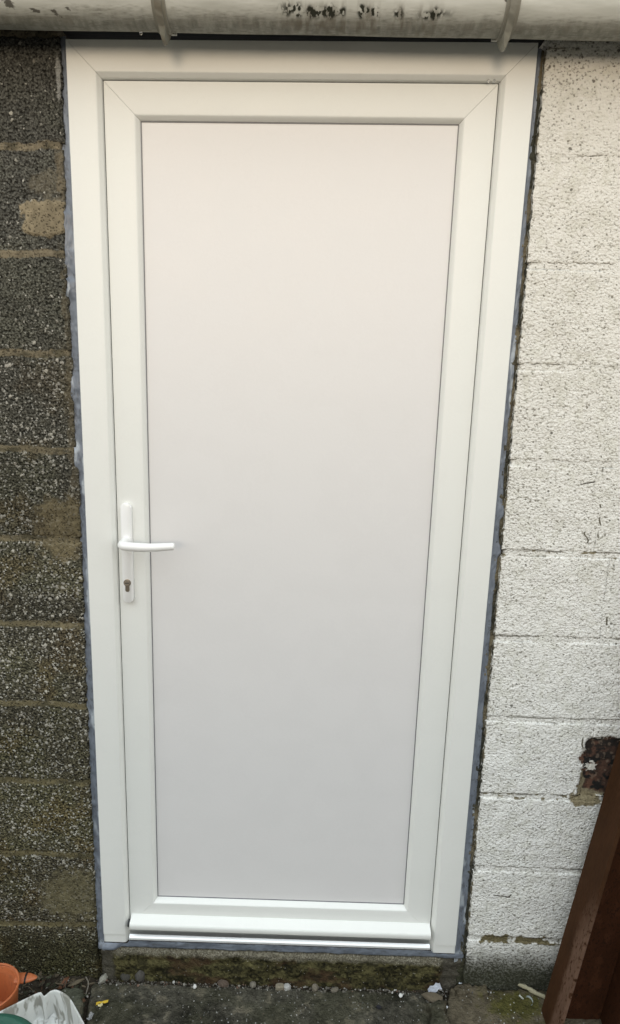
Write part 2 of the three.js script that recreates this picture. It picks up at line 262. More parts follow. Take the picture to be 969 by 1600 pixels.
// ---------------------------------------------------------------- behind the viewer: unseen low wall and board fence, added to dim the lower door
{
  const lowWall = thing('added_shade_wall', 'low rendered wall added unseen behind the viewer to shade the foot of the door', 'wall', [0, GROUND - 0.02, 1.95]);
  part('wall', box(9, 0.68, 0.11, 0, 0.34, 0.055, 0.004), new THREE.MeshStandardMaterial({ color: lin(0.15, 0.14, 0.125), roughness: 0.95 }), lowWall);
  part('coping', box(9.02, 0.05, 0.17, 0, 0.706, 0.055, 0.008), new THREE.MeshStandardMaterial({ color: lin(0.2, 0.19, 0.17), roughness: 0.95 }), lowWall);
  const fence = thing('added_shade_fence', 'plain timber board fence added unseen behind the viewer to cut the low light on the door', 'fence', [0, GROUND - 0.02, 5.4]);
  const wood = new THREE.MeshStandardMaterial({ color: lin(0.16, 0.13, 0.10), roughness: 0.85 });
  part('boards', mergeGeometries([...Array(96)].map((_, i) => new RoundedBoxGeometry(0.148, 1.95, 0.018, 1, 0.002).translate((i - 47.5) * 0.15, 0.985, (i % 2) * 0.006))), wood, fence).userData.kind = 'stuff';
  for (let i = 0; i < 9; i++) part('post', box(0.09, 2.05, 0.09, (i - 4) * 1.75, 1.025, 0.07, 0.004), wood, fence);
  for (const y of [0.35, 1.7]) part('rail', box(14.4, 0.08, 0.03, 0, y, 0.03, 0.003), wood, fence);
}

// ---------------------------------------------------------------- over the door: lintel, fascia, roof edge, gutter
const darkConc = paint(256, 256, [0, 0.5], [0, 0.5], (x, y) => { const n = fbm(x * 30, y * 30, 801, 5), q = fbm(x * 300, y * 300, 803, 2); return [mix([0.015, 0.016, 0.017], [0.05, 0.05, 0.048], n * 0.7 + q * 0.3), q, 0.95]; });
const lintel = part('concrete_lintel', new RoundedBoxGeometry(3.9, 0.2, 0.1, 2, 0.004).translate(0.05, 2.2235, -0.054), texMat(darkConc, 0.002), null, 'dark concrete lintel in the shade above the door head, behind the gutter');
lintel.userData.category = 'lintel';
const roof = thing('garage_roof', 'low roof edge with fascia board above the gutter, out of the top of the picture', 'roof');
const timber = new THREE.MeshStandardMaterial({ color: lin(0.06, 0.055, 0.05), roughness: 0.85 });
part('fascia_board', box(3.9, 0.16, 0.022, 0.05, 2.215, 0.0125, 0.002), timber, roof);
part('roof_sheet', grid(160, 10, (u, v) => { const x = lerp(-1.9, 2.0, u), z = lerp(0.07, -1.6, v); return [x, 2.305 + 0.018 * Math.sin(x * 86) + (0.07 - z) * 0.12, z]; }).rotateZ(0), new THREE.MeshStandardMaterial({ color: lin(0.22, 0.21, 0.2), roughness: 0.9, side: THREE.DoubleSide }), roof);

const GZ = 0.081, GY = 2.1385, GR = 0.056;
const gut = paint(2048, 256, [-0.72, 0.78], [-0.4, 1.5], (x, a) => {  // a: angle round the trough, 0 = bottom, 1.57 = front lip
  const n = fbm(x * 14, a * 5, 901, 4), f = fbm(x * 90, a * 22, 902, 4), s = fbm(x * 160, a * 3, 903, 3), fine = fbm(x * 500, a * 60, 904, 2);
  let c = mix([0.66, 0.665, 0.62], [0.46, 0.465, 0.42], clamp(n * 1.4 - 0.2));
  const dirt = ss(0.95, 0.36, a + (f - 0.5) * 0.45 + (n - 0.5) * 0.5);
  c = mix(c, mix([0.145, 0.145, 0.118], [0.33, 0.325, 0.275], clamp(s * 1.1 + fine * 0.4 - 0.25)), dirt * 0.95);
  c = mix(c, [0.16, 0.15, 0.12], ss(0.5, 0.72, f) * dirt * 0.55);
  const run = ss(0.62, 0.8, vn(x * 75, 1, 905)) * ss(0.75, 0.3, a) * ss(0.0, 0.35, a); c = mix(c, [0.2, 0.18, 0.145], run * 0.4);
  const band = ss(0.0, 0.06, x + 0.04) * ss(0.31, 0.22, x) , gate = ss(0.12, 0.4, vn(x * 48, 2, 906));
  const line = 0.80 - 0.12 * (x - 0.1) + (vn(x * 30, 5, 908) - 0.5) * 0.1;
  const mv = fbm(x * 230, a * 9, 909, 4), mould = band * gate * ss(0.2, 0.0, Math.abs(a - line) + (vn(x * 130, 3, 911) - 0.5) * 0.2) * ss(0.42, 0.58, mv + 0.03); const halo = band * ss(0.1, 0.3, gate) * ss(0.75, 0.3, Math.abs(a - line + 0.3)) * ss(0.3, 0.75, fbm(x * 110, a * 2.5, 912, 3)); c = mix(c, [0.13, 0.11, 0.075], halo * 0.65);
  c = mix(c, [0.022, 0.022, 0.013], clamp(mould * 1.8));
  for (const [mx, ma, w, h] of [[-0.505, 0.9, 0.016, 0.22], [-0.425, 0.66, 0.010, 0.2], [-0.40, 0.75, 0.006, 0.1], [-0.545, 0.78, 0.006, 0.12], [0.375, 1.2, 0.004, 0.07], [-0.46, 0.7, 0.012, 0.1]]) {
    const q = 1 - Math.hypot((x - mx + (a - ma) * 0.035) / w, (a - ma) / h) + (fbm(x * 200, a * 20, 910, 3) - 0.5) * 1.3; c = mix(c, [0.07, 0.062, 0.05], ss(0.25, 0.6, q) * 0.9);
  }
  return [c, 0.5 + 0.3 * (f - 0.5) - 0.2 * mould, lerp(0.42, 0.75, dirt)];
});
const gutMat = texMat(gut, 0.0006);
const gutter = thing('gutter', 'weathered white half-round plastic gutter with mould running across above the door', 'gutter');
const pol = (a, r, x) => [x, GY - r * Math.cos(a), GZ + r * Math.sin(a)];
const trough = mergeGeometries([
  grid(120, 40, (u, v) => pol(lerp(-1.6, 1.55, v), GR + 0.0004 * Math.sin(u * 60), lerp(-1.6, 1.7, u)), (q, u, v) => gut.uv(q[0], lerp(-1.6, 1.55, v))),
  grid(60, 40, (u, v) => pol(lerp(1.55, -1.6, v), GR - 0.0025, lerp(-1.6, 1.7, u)), (q, u, v) => gut.uv(q[0], 1.3)),
  grid(60, 12, (u, v) => { const b = lerp(-0.4, Math.PI + 0.5, v), o = pol(1.55, GR - 0.001, 0); return [lerp(-1.6, 1.7, u), o[1] + 0.0035 * Math.sin(b) * 1.2, o[2] + 0.0042 * Math.cos(b)]; }, q => gut.uv(q[0], 1.45)),
  grid(60, 12, (u, v) => { const b = lerp(-0.4, Math.PI + 0.5, v), o = pol(-1.6, GR - 0.001, 0); return [lerp(-1.6, 1.7, u), o[1] + 0.0035 * Math.sin(b) * 1.2, o[2] + 0.0042 * Math.cos(b)]; }, q => gut.uv(q[0], 1.45))]);
part('trough', trough, gutMat, gutter);
function bracket(x, label) {
  // wide clip band round the trough with a raised rib that ends in a pointed web underneath
  const band = (hw, r0, r1, a0, a1) => grid(44, 5, (u, v) => { const a = lerp(a0, a1, u), s = [[-hw, r0], [-hw, r1 - 0.0012], [-hw + 0.0012, r1], [hw - 0.0012, r1], [hw, r1 - 0.0012], [hw, r0]][Math.round(v * 5)]; return pol(a, s[1], x + s[0]); }, q => gut.uv(q[0] * 0.3 + 0.2, 0.2));
  const rib = grid(60, 6, (u, v) => {
    const a = lerp(-0.62, 1.5, u), drop = ss(0.42, 0.02, a) * ss(-0.62, -0.06, a), fin = GR + 0.0075 + 0.016 * drop, hw = lerp(0.0062, 0.0016, drop * 0.9);
    const s = [[-0.0062, GR + 0.001], [-0.0060, GR + 0.004], [-hw, fin - 0.001], [0, fin], [hw, fin - 0.001], [0.0060, GR + 0.004], [0.0062, GR + 0.001]][Math.round(v * 6)]; return pol(a, s[1], x + s[0]);
  }, q => gut.uv(q[0] * 0.3 + 0.25 + q[1] * 0.6, 0.3));
  const back = box(0.026, 0.05, 0.006, x, GY - 0.018, GZ - GR + 0.002, 0.001);
  for (const g of [back]) { const P = g.attributes.position, T = g.attributes.uv; for (let i = 0; i < P.count; i++) T.setXY(i, ...gut.uv(P.getX(i), 0.9)); }
  const m = part('bracket', mergeGeometries([toCreasedNormals(band(0.0125, GR + 0.0002, GR + 0.003, -1.5, 1.52), 0.5), toCreasedNormals(rib, 0.7), back.toNonIndexed()]), gutMat, gutter, label);
}
bracket(-0.237, 'left gutter bracket with a pointed rib underneath');
bracket(0.389, 'right gutter bracket with a pointed rib underneath');
gutter.rotation.z = 0.0045;

// ---------------------------------------------------------------- the door set
const shear = g => { const P = g.attributes.position; for (let i = 0; i < P.count; i++) { const x = P.getX(i), y = P.getY(i); P.setXY(i, x * (1 - 0.0075 * (2.1 - y)) + 0.003 * (y - 1.05), y + 0.0069 * x * y); } return g; }; // the opening is a little out of square
const pvcTex = paint(512, 512, [0, 0.6], [0, 0.6], (x, y) => { const n = fbm(x * 18, y * 18, 1001, 4), f = fbm(x * 240, y * 240, 1002, 2); const t = 0.985 + 0.03 * n - 0.01 * f; return [[t, t, t], 0.5 + 0.4 * (fbm(x * 9, y * 9, 1003, 3) - 0.5) + 0.06 * (f - 0.5), 0.42 + 0.15 * n]; });
const pvc = texMat(pvcTex, 0.0012, { color: lin(0.82, 0.825, 0.79) }), pvcPanel = texMat(pvcTex, 0.0016, { color: lin(0.770, 0.754, 0.746) });
const gasket = new THREE.MeshStandardMaterial({ color: lin(0.045, 0.047, 0.05), roughness: 0.7 });
const handleWhite = new THREE.MeshPhysicalMaterial({ color: lin(0.86, 0.86, 0.85), roughness: 0.3, clearcoat: 0.3, clearcoatRoughness: 0.2 });
const alu = new THREE.MeshStandardMaterial({ color: lin(0.82, 0.83, 0.83), metalness: 0.9, roughness: 0.4 });
const worn = new THREE.MeshStandardMaterial({ color: lin(0.36, 0.30, 0.235), metalness: 0.7, roughness: 0.4 });
const uvXY = g => { const P = g.attributes.position, t = []; for (let i = 0; i < P.count; i++) t.push(...pvcTex.uv(P.getX(i) + 1, P.getY(i))); g.setAttribute('uv', new THREE.Float32BufferAttribute(t, 2)); return g; };
const support = p => p.flatMap((a, i) => { const b = p[(i + 1) % p.length], l = Math.hypot(b[0] - a[0], b[1] - a[1]); return l < 0.003 ? [a] : [a, ...[0.0007 / l, 1 - 0.0007 / l].map(t => [lerp(a[0], b[0], t), lerp(a[1], b[1], t)])]; });
function member(side, [x0, x1, y0, y1], prof0, mA, mB) {
  const prof = support(prof0), n = prof.length, gap = 0.00035, pos = [], ix = [];
  for (const e of [0, 1]) for (const [d, z] of prof) {
    const cut = e ? (mB ? d : 0) : (mA ? d : 0);
    if (side === 'left' || side === 'right') pos.push(side === 'left' ? x0 + d : x1 - d, e ? y1 - cut - gap : y0 + cut + gap, z);
    else pos.push(e ? x1 - cut - gap : x0 + cut + gap, side === 'top' ? y1 - d : y0 + d, z);
  }
  for (let k = 0; k < n; k++) { const a = k, b = (k + 1) % n; ix.push(a, b, b + n, a, b + n, a + n); }
  for (const [a, b, c] of THREE.ShapeUtils.triangulateShape(prof.map(p => new THREE.Vector2(p[0], p[1])), [])) ix.push(a, c, b, a + n, b + n, c + n);
  const g = outward(bufGeo(pos, ix)); shear(uvXY(g)); return toCreasedNormals(g, 0.55);
}
const FR = [-0.461, 0.461, 0.0100, 2.1017], FD = 0.0665;                     // outer frame, its visible width
const frameProf = [[0, -0.065], [0, -0.0025], [0.0008, -0.0006], [0.0025, 0], [0.0560, 0], [0.0578, -0.0006], [0.0592, -0.0022], [0.0645, -0.0105], [0.0658, -0.013], [FD, -0.016], [FD, -0.065]];
const SA = [FR[0] + FD + 0.0018, FR[1] - FD - 0.0018, 0.0605, FR[3] - FD - 0.0020], SW = 0.071;
const sashProf = [[0, -0.064], [0, -0.0155], [0.0006, -0.0143], [0.002, -0.0138], [0.0600, -0.0138], [0.0618, -0.0144], [0.0632, -0.0158], [0.0682, -0.0236], [0.0692, -0.0256], [SW - 0.001, -0.031], [SW - 0.001, -0.064]];
const door = thing('door', 'white plastic door with a plain panel and white lever handle, set in a white frame', 'door');
const grp = (name, parent) => { const g = new THREE.Group(); g.name = name; parent.add(g); return g; };
const frame = grp('door_frame', door), leaf = grp('door_leaf', door), hand = grp('handle', door);
part('jamb', member('left', [FR[0], FR[1], 0.0355, FR[3]], frameProf, 0, 1), pvc, frame);
part('jamb', member('right', [FR[0], FR[1], 0.0355, FR[3]], frameProf, 0, 1), pvc, frame);
part('frame_head', member('top', FR, frameProf, 1, 1), pvc, frame);
const capProf = frameProf.map(([d, z]) => [d, z > -0.03 ? z - 0.0022 : z]);
for (const s of ['left', 'right']) part('end_cap', member(s, [FR[0], FR[1], 0.0105, 0.0348], capProf, 0, 0), pvc, frame);
for (const [s, a, b] of [['left', 1, 1], ['right', 1, 1]]) part('stile', member(s, SA, sashProf, a, b), pvc, leaf);
part('top_rail', member('top', SA, sashProf, 1, 1), pvc, leaf);
part('bottom_rail', member('bottom', SA, sashProf, 1, 1), pvc, leaf);
part('panel', shear(uvXY(new RoundedBoxGeometry(SA[1] - SA[0] - 2 * SW + 0.03, SA[3] - SA[2] - 2 * SW + 0.03, 0.028, 2, 0.002).translate((SA[0] + SA[1]) / 2, (SA[2] + SA[3]) / 2, -0.0425))), pvcPanel, leaf);
// black gaskets: between frame and leaf, and round the panel
const ringBars = (x0, x1, y0, y1, t, z, dz) => mergeGeometries([[x0, (y0 + y1) / 2, t, y1 - y0], [x1, (y0 + y1) / 2, t, y1 - y0], [(x0 + x1) / 2, y0, x1 - x0, t], [(x0 + x1) / 2, y1, x1 - x0, t]].map(([x, y, w, h]) => new THREE.BoxGeometry(w, h, dz).translate(x, y, z)));
part('gasket', shear(ringBars(SA[0] - 0.0009, SA[1] + 0.0009, SA[2], SA[3] + 0.001, 0.0042, -0.03, 0.024)), gasket, leaf);
part('glazing_gasket', shear(ringBars(SA[0] + SW - 0.0004, SA[1] - SW + 0.0004, SA[2] + SW - 0.0004, SA[3] - SW + 0.0004, 0.0022, -0.029, 0.003)), new THREE.MeshStandardMaterial({ color: lin(0.2, 0.2, 0.21), roughness: 0.6 }), leaf);
// weather bar along the foot of the leaf
const barProf = support([[0.0880, -0.0142], [0.0880, -0.012], [0.0868, -0.0105], [0.0845, -0.006], [0.0818, 0.001], [0.0793, 0.0078], [0.0777, 0.0105], [0.0756, 0.0122], [0.073, 0.0128], [0.0652, 0.0128], [0.0638, 0.0122], [0.0632, 0.0105], [0.0632, -0.0142]]);
{
  const n = barProf.length, pos = [], ix = [];
  for (const x of [SA[0] + 0.0045, SA[1] - 0.0015]) for (const [y, z] of barProf) pos.push(x, y, z);
  for (let k = 0; k < n; k++) { const a = k, b = (k + 1) % n; ix.push(a, b, b + n, a, b + n, a + n); }
  for (const [a, b, c] of THREE.ShapeUtils.triangulateShape(barProf.map(p => new THREE.Vector2(p[0], p[1])), [])) ix.push(a, c, b, a + n, b + n, c + n);
  part('weather_bar', toCreasedNormals(shear(uvXY(outward(bufGeo(pos, ix)))), 0.5), pvc, leaf);
}
part('brush_seal', shear(box(0.007, 0.011, 0.016, SA[0] + 0.0004, 0.0685, -0.004, 0.001)), gasket, leaf);
// aluminium threshold
{
  const tp = support([[0.0115, -0.06], [0.0115, -0.004], [0.014, -0.0022], [0.0205, -0.0010], [0.0245, -0.0022], [0.0278, -0.0050], [0.0300, -0.0095], [0.0308, -0.0135], [0.0304, -0.031], [0.049, -0.032], [0.052, -0.036], [0.052, -0.06]]);
  const n = tp.length, pos = [], ix = [];
  for (const x of [FR[0] + FD + 0.0005, FR[1] - FD - 0.0005]) for (const [y, z] of tp) pos.push(x, y, z);
  for (let k = 0; k < n; k++) { const a = k, b = (k + 1) % n; ix.push(a, b, b + n, a, b + n, a + n); }
  for (const [a, b, c] of THREE.ShapeUtils.triangulateShape(tp.map(p => new THREE.Vector2(p[0], p[1])), [])) ix.push(a, c, b, a + n, b + n, c + n);
  part('threshold', toCreasedNormals(shear(outward(bufGeo(pos, ix))), 0.6), alu, frame);
}
// handle: back plate, hub, lever, euro cylinder
{
  const px = -0.3678 * 1.0075, pw = 0.0127, y0 = 0.9375, y1 = 1.1735;
  const sh = new THREE.Shape(); sh.absarc(0, y1 - pw, pw, 0, Math.PI); sh.absarc(0, y0 + pw, pw, Math.PI, 2 * Math.PI); sh.closePath();
  part('back_plate', toCreasedNormals(shear(new THREE.ExtrudeGeometry(sh, { depth: 0.0075, bevelEnabled: true, bevelThickness: 0.0022, bevelSize: 0.0022, bevelOffset: -0.0022, bevelSegments: 4, curveSegments: 24 }).translate(px, 0, -0.0136)), 0.6), handleWhite, hand);
  const hy = 1.0860;
  const neck = tube([[px - 0.0005, hy, -0.006], [px - 0.001, hy, 0.014], [px - 0.0012, hy - 0.0002, 0.028], [px + 0.0035, hy - 0.0004, 0.0375], [px + 0.018, hy - 0.001, 0.0405], [px + 0.06, hy - 0.0022, 0.0405], [px + 0.117, hy + 0.0012, 0.0385]], 0.0100, 70, 20, u => u < 0.22 ? lerp(1.15, 0.96, u / 0.22) : u < 0.5 ? lerp(0.96, 1.0, (u - 0.22) / 0.28) : lerp(1.0, 0.82, (u - 0.5) / 0.5));
  const end = new THREE.SphereGeometry(0.0078, 20, 12).scale(0.28, 1, 1).translate(px + 0.117, hy + 0.0012, 0.0385);
  const rose = new THREE.CylinderGeometry(0.0108, 0.0116, 0.006, 28).rotateX(Math.PI / 2).translate(px, hy, -0.0015);
  part('lever', shear(mergeGeometries([neck, end, rose])), handleWhite, hand);
  const cy = 0.9870, cs = new THREE.Shape(); cs.absarc(0, 0, 0.0083, -Math.PI / 2 + 0.56, 1.5 * Math.PI - 0.56); cs.lineTo(-0.0046, -0.017); cs.absarc(0, -0.017, 0.0046, Math.PI, 2 * Math.PI); cs.closePath();
  const bez = part('lock_cylinder', toCreasedNormals(shear(new THREE.ExtrudeGeometry(cs, { depth: 0.003, bevelEnabled: true, bevelThickness: 0.0007, bevelSize: 0.0007, bevelOffset: -0.0006, bevelSegments: 2, curveSegments: 24 }).translate(px - 0.0008, cy, -0.0052)), 0.6), worn, hand);
  part('lock_plug', shear(new THREE.CylinderGeometry(0.0064, 0.0067, 0.002, 28).rotateX(Math.PI / 2).translate(px - 0.0008, cy + 0.0002, -0.0009)), new THREE.MeshStandardMaterial({ color: lin(0.48, 0.41, 0.32), metalness: 0.7, roughness: 0.32 }), hand);
  part('keyway', shear(box(0.0095, 0.0019, 0.0012, px - 0.0008, cy + 0.0002, 0.0001, 0.0004)), gasket, hand);
  part('cylinder_rim', shear(new THREE.TorusGeometry(0.0069, 0.0004, 8, 32).translate(px - 0.0008, cy + 0.0002, -0.0016)), gasket, hand);
}
// grey-blue silicone round the frame
const siliTex = paint(256, 1024, [0, 0.1], [-0.05, 2.15], (x, y) => { const n = fbm(x * 120, y * 26, 1101, 4), m = fbm(x * 300, y * 120, 1102, 3); let c = mix([0.10, 0.115, 0.142], [0.23, 0.258, 0.305], n); c = mix(c, [0.40, 0.44, 0.48], ss(0.64, 0.78, fbm(x * 60, y * 14, 1103, 3))); c = mix(c, [0.06, 0.06, 0.06], ss(0.62, 0.78, m) * 0.5); return [c, n * 0.6 + m * 0.4, 0.42]; });
const sili = texMat(siliTex, 0.002);
const smear = y => Math.max(ss(1.795, 1.765, y) * ss(1.645, 1.70, y), ss(1.655, 1.64, y) * ss(1.60, 1.625, y), ss(1.47, 1.43, y) * ss(1.37, 1.42, y) * 0.7, ss(1.31, 1.28, y) * ss(1.23, 1.26, y) * 0.8);
part('sealant', grid(10, 700, (u, v) => {
  const y = lerp(-0.016, 2.1, v), s = smear(y), n = (fbm(2, y * 45, 1111, 3) - 0.5), narrow = ss(1.2, 0.95, y);
  const xr = -0.4598 * (1 - 0.0075 * (2.1 - y)) + 0.003 * (y - 1.05), xl = lerp(-0.484, -0.4745, s) + n * (0.004 + 0.006 * s);
  return [lerp(xr, xl, u), y, lerp(-0.0012, lerp(-0.0075, 0.0028, s), u) - Math.sin(u * Math.PI) * (0.002 - s * 0.0025) + (fbm(u * 3, y * 90, 1112, 3) - 0.5) * 0.004 * Math.min(1, u * 4)];
}, (q, u) => siliTex.uv(u * 0.02, q[1])), sili, door);
part('sealant', grid(8, 700, (u, v) => {
  const y = lerp(-0.016, 2.1, v), n = (fbm(4, y * 40, 1113, 3) - 0.5), tab = Math.max(ss(0.022, 0.004, Math.abs(y - 1.175)), ss(0.02, 0.004, Math.abs(y - 1.086)) * 0.9);
  const xl = 0.4598 * (1 - 0.0075 * (2.1 - y)) + 0.003 * (y - 1.05), xr = 0.4735 - 0.0035 * ss(0.6, 2.0, y) * 0 + n * 0.0055 + tab * 0.007;
  return [lerp(xl, xr, u), y, lerp(-0.0012, -0.0062 + tab * 0.004, u) - Math.sin(u * Math.PI) * 0.0022 - (u > 0.99 ? 0.006 : 0) + (fbm(u * 3 + 9, y * 90, 1114, 3) - 0.5) * 0.003 * Math.min(1, u * 4)];
}, (q, u) => siliTex.uv(0.05 + u * 0.02, q[1])), sili, door);
part('sealant', grid(300, 8, (u, v) => {
  const x = lerp(-0.470, 0.472, u), n = fbm(x * 40, 3, 1115, 3) - 0.5, blobL = ss(-0.41, -0.432, x) * Math.sqrt(clamp((x + 0.4705) / 0.012));
  const yt = lerp(0.0185, 0.0105, ss(0.388, 0.396, Math.abs(x))) + n * 0.002, yb = -0.004 + n * 0.006 - blobL * 0.0075;
  return [x, lerp(yb, yt, v), -0.0010 + 0.0008 * v + Math.sin(v * Math.PI) * (0.0008 + blobL * 0.009) + (fbm(x * 120, v * 3, 1116, 3) - 0.5) * 0.003 - (v < 0.01 ? 0.012 : 0)];
}, (q, u, v) => siliTex.uv(0.03 + v * 0.015, 0.3 + u * 0.9)), sili, door);

// ---------------------------------------------------------------- step below the door
const stepTex = paint(2048, 256, [-0.48, 0.48], [-0.12, 0.0], (x, y) => {
  const n = fbm(x * 26, y * 40, 1201, 4), f = fbm(x * 200, y * 200, 1202, 3), m = fbm(x * 12, y * 30, 1203, 4);
  let w = worley(x / 0.0036, y / 0.0036, 1204); const r = w.id, q = w.id2, wf = w.f;
  let c = mix([0.016, 0.014, 0.006], [0.125, 0.112, 0.05], clamp(ss(0.3, 0.65, n) * 0.6 + (f - 0.5) * 1.3 + 0.2));                 // moss
  c = mix(c, [0.065, 0.036, 0.022], ss(0.5, 0.68, m) * 0.7);                                                        // brown algae
  c = mix(c, [0.012, 0.012, 0.008], ss(0.52, 0.7, fbm(x * 60, y * 90, 1205, 3)) * 0.6);
  const lip = ss(-0.034, -0.018, y + (n - 0.5) * 0.022); let pale = mix([0.16, 0.145, 0.105], [0.27, 0.25, 0.195], r); if (wf > 0.55) pale = mix(pale, [0.06, 0.055, 0.04], 0.6);
  c = mix(c, pale, lip * 0.9);
  if (q < 0.012 + lip * 0.07 && wf < 0.3) c = [0.34, 0.32, 0.27];
  const grout = Math.max(ss(-0.425, -0.44, x + (n - 0.5) * 0.02), ss(0.41, 0.425, x + (n - 0.5) * 0.02)); c = mix(c, mix([0.12, 0.11, 0.088], [0.055, 0.05, 0.04], f), grout * 0.85);
  return [c, 0.5 * f + 0.5 * clamp(1 - wf * wf * 1.5) * (0.4 + 0.6 * r), 0.92];
});
{
  const prof = [[-0.006, -0.08], [-0.0075, -0.03], [-0.0095, -0.010], [-0.013, -0.0035], [-0.020, -0.0005], [-0.030, -0.001], [-0.045, -0.002], [-0.062, -0.001], [-0.078, -0.003], [-0.092, -0.003], [-0.112, -0.001]];
  const g = grid(320, 40, (u, v) => {
    const x = lerp(-0.466, 0.468, u), k = v * (prof.length - 1), i = Math.min(prof.length - 2, Math.floor(k)), t = k - i; let y = lerp(prof[i][0], prof[i + 1][0], t), z = lerp(prof[i][1], prof[i + 1][1], t);
    const n = (fbm(x * 90, y * 90 + z * 90, 1211, 4) - 0.5), b = fbm(x * 14, y * 20, 1212, 3) - 0.5, grout = Math.max(ss(-0.425, -0.44, x), ss(0.41, 0.425, x));
    return [x, y + 0.008 * (1 - v) * (1 - v) + n * 0.006 * (v > 0.2 ? 1 : 0.4), z + n * 0.009 + b * 0.010 - grout * 0.006];
  }, q => stepTex.uv(q[0], q[1] + (q[2] < -0.006 ? -(q[2] + 0.006) * 0.3 : 0)));
  const m = solo('concrete_step', g, texMat(stepTex, 0.003, { side: THREE.DoubleSide, specularIntensity: 0.25 }), 'low mossy concrete sill step under the door threshold', 'step');
}

// ---------------------------------------------------------------- ground: concrete yard, broken paving slabs in front of the step
const gTex = paint(2048, 512, [-0.9, 1.1], [-0.5, 0.06], (x, yy) => {   // yy = -z
  const n = fbm(x * 10, yy * 10, 1301, 4), f = fbm(x * 160, yy * 160, 1302, 3), m = fbm(x * 40, yy * 40, 1303, 4), w = worley(x / 0.0045, yy / 0.0045, 1304), r = w.id, q = w.id2, wf = w.f;
  const fi = fbm(x * 420, yy * 420, 1308, 2); let c = mix([0.011, 0.0105, 0.0075], [0.108, 0.101, 0.078], clamp(2.6 * (0.38 * n + 0.22 * f + 0.2 * m + 0.2 * fi) - 0.85));
  c = mix(c, [0.17, 0.15, 0.11], ss(0.56, 0.72, m) * ss(0.42, 0.6, n) * 0.7);
  c = mix(c, [0.05, 0.05, 0.028], ss(0.4, 0.6, fbm(x * 7, yy * 12, 1307, 3)) * 0.45);
  const right = ss(0.40, 0.44, x); c = mix(c, mix([0.075, 0.062, 0.042], [0.15, 0.125, 0.085], 0.5 * m + 0.5 * f), right * 0.9);
  c = mix(c, mix([0.05, 0.052, 0.012], [0.105, 0.095, 0.022], f), ss(0.0, 0.7, blob(x, yy, 0.60, -0.05, 0.11, 0.07, 1305, 0.5)) * 0.85);
  const left = ss(-0.475, -0.495, x); c = mix(c, mix([0.065, 0.07, 0.048], [0.125, 0.13, 0.095], f * 0.5 + m * 0.5), left * 0.9);
  if (q < 0.03 && wf < 0.22 + 0.25 * r) { const l = 0.1 + 0.3 * hash(r * 9999, 5, 5); c = [l, l * 0.98, l * 0.92]; }
  c = mix(c, [c[0] * 0.4, c[1] * 0.4, c[2] * 0.38], ss(0.5, 0.7, fbm(x * 70, yy * 70, 1306, 3)) * 0.5);
  return [c, 0.45 * f + 0.55 * clamp(1 - wf * wf * 1.5) * (0.3 + 0.7 * r), 0.85];
});
const gMat = texMat(gTex, 0.0045, { specularIntensity: 0.25 });
const soilTex = paint(512, 512, [0, 0.6], [0, 0.6], (x, y) => { const n = fbm(x * 40, y * 40, 1311, 4), w = worley(x / 0.006, y / 0.006, 1312); let c = mix([0.018, 0.015, 0.011], [0.07, 0.058, 0.042], n * 0.6 + w.id * 0.4); if (w.id2 < 0.06 && w.f < 0.35) c = [0.2, 0.18, 0.15]; return [c, clamp(1 - w.f * w.f) * w.id * 0.6 + n * 0.4, 1]; });
const ground = new THREE.Group(); ground.name = 'ground'; ground.userData = { kind: 'structure', label: 'dark concrete yard of cracked paving slabs with soil in the gaps' }; scene.add(ground);
const flat = g => g.rotateX(-Math.PI / 2);                     // face +z -> +y, local y -> -z
part('yard_surface', flat(grid(60, 60, (u, v) => { const x = lerp(-60, 60, u), y = lerp(-60, 60, v); return [x, y, GROUND - 0.022]; }, q => [q[0] * 0.5, q[1] * 0.9])), new THREE.MeshStandardMaterial({ color: lin(0.07, 0.067, 0.06), roughness: 0.95 }), ground);
part('soil', flat(grid(220, 90, (u, v) => { const x = lerp(-1.0, 1.2, u), y = lerp(-0.6, 0.09, v); return [x, y, GROUND - 0.011 + (fbm(x * 60, y * 60, 1313, 4) - 0.5) * 0.016 + 0.006 * ss(-0.03, 0.0, y) + 0.012 * ss(-0.46, -0.5, x) * ss(-0.07, -0.02, y)]; }, q => soilTex.uv(q[0], q[1]))), texMat(soilTex, 0.004, { specularIntensity: 0.15 }), ground);
const gh = (lift, tx = 0, ty = 0) => (x, y) => GROUND + lift + tx * x + ty * y + (fbm(x * 130, y * 130, 1314, 4) - 0.5) * 0.0048 + (fbm(x * 14, y * 14, 1315, 3) - 0.5) * 0.006;
const slab = (o) => part('paving_slab', flat(rough({ step: 0.0045, zBack: GROUND - 0.05, jit: 0.002, round: 0.004, uv: gTex.uv, ...o })), gMat, ground);
slab({ x0: -0.474, x1: 0.412, y0: -0.50, y1: -0.006, seed: 1321, height: gh(0), edge: y => [-0.03 * ss(-0.02, -0.10, y) * 0 + (y + 0.09) * -0.2 * (y > -0.2 ? 1 : 0), (y + 0.06) * 0.35 * (y > -0.2 ? 1 : 0)] });
slab({ x0: 0.425, x1: 1.1, y0: -0.50, y1: -0.004, seed: 1322, height: gh(0.012, 0.012), edge: y => [(y + 0.06) * 0.35 * (y > -0.2 ? 1 : 0), 0] });
slab({ x0: -0.545, x1: -0.486, y0: -0.30, y1: -0.052, seed: 1323, height: gh(0.002, -0.05, 0.02), edge: y => [-0.01 + (y + 0.1) * 0.15, (y + 0.09) * -0.2 * (y > -0.2 ? 1 : 0)] });
slab({ x0: -0.95, x1: -0.555, y0: -0.5, y1: -0.07, seed: 1324, height: gh(-0.004) });
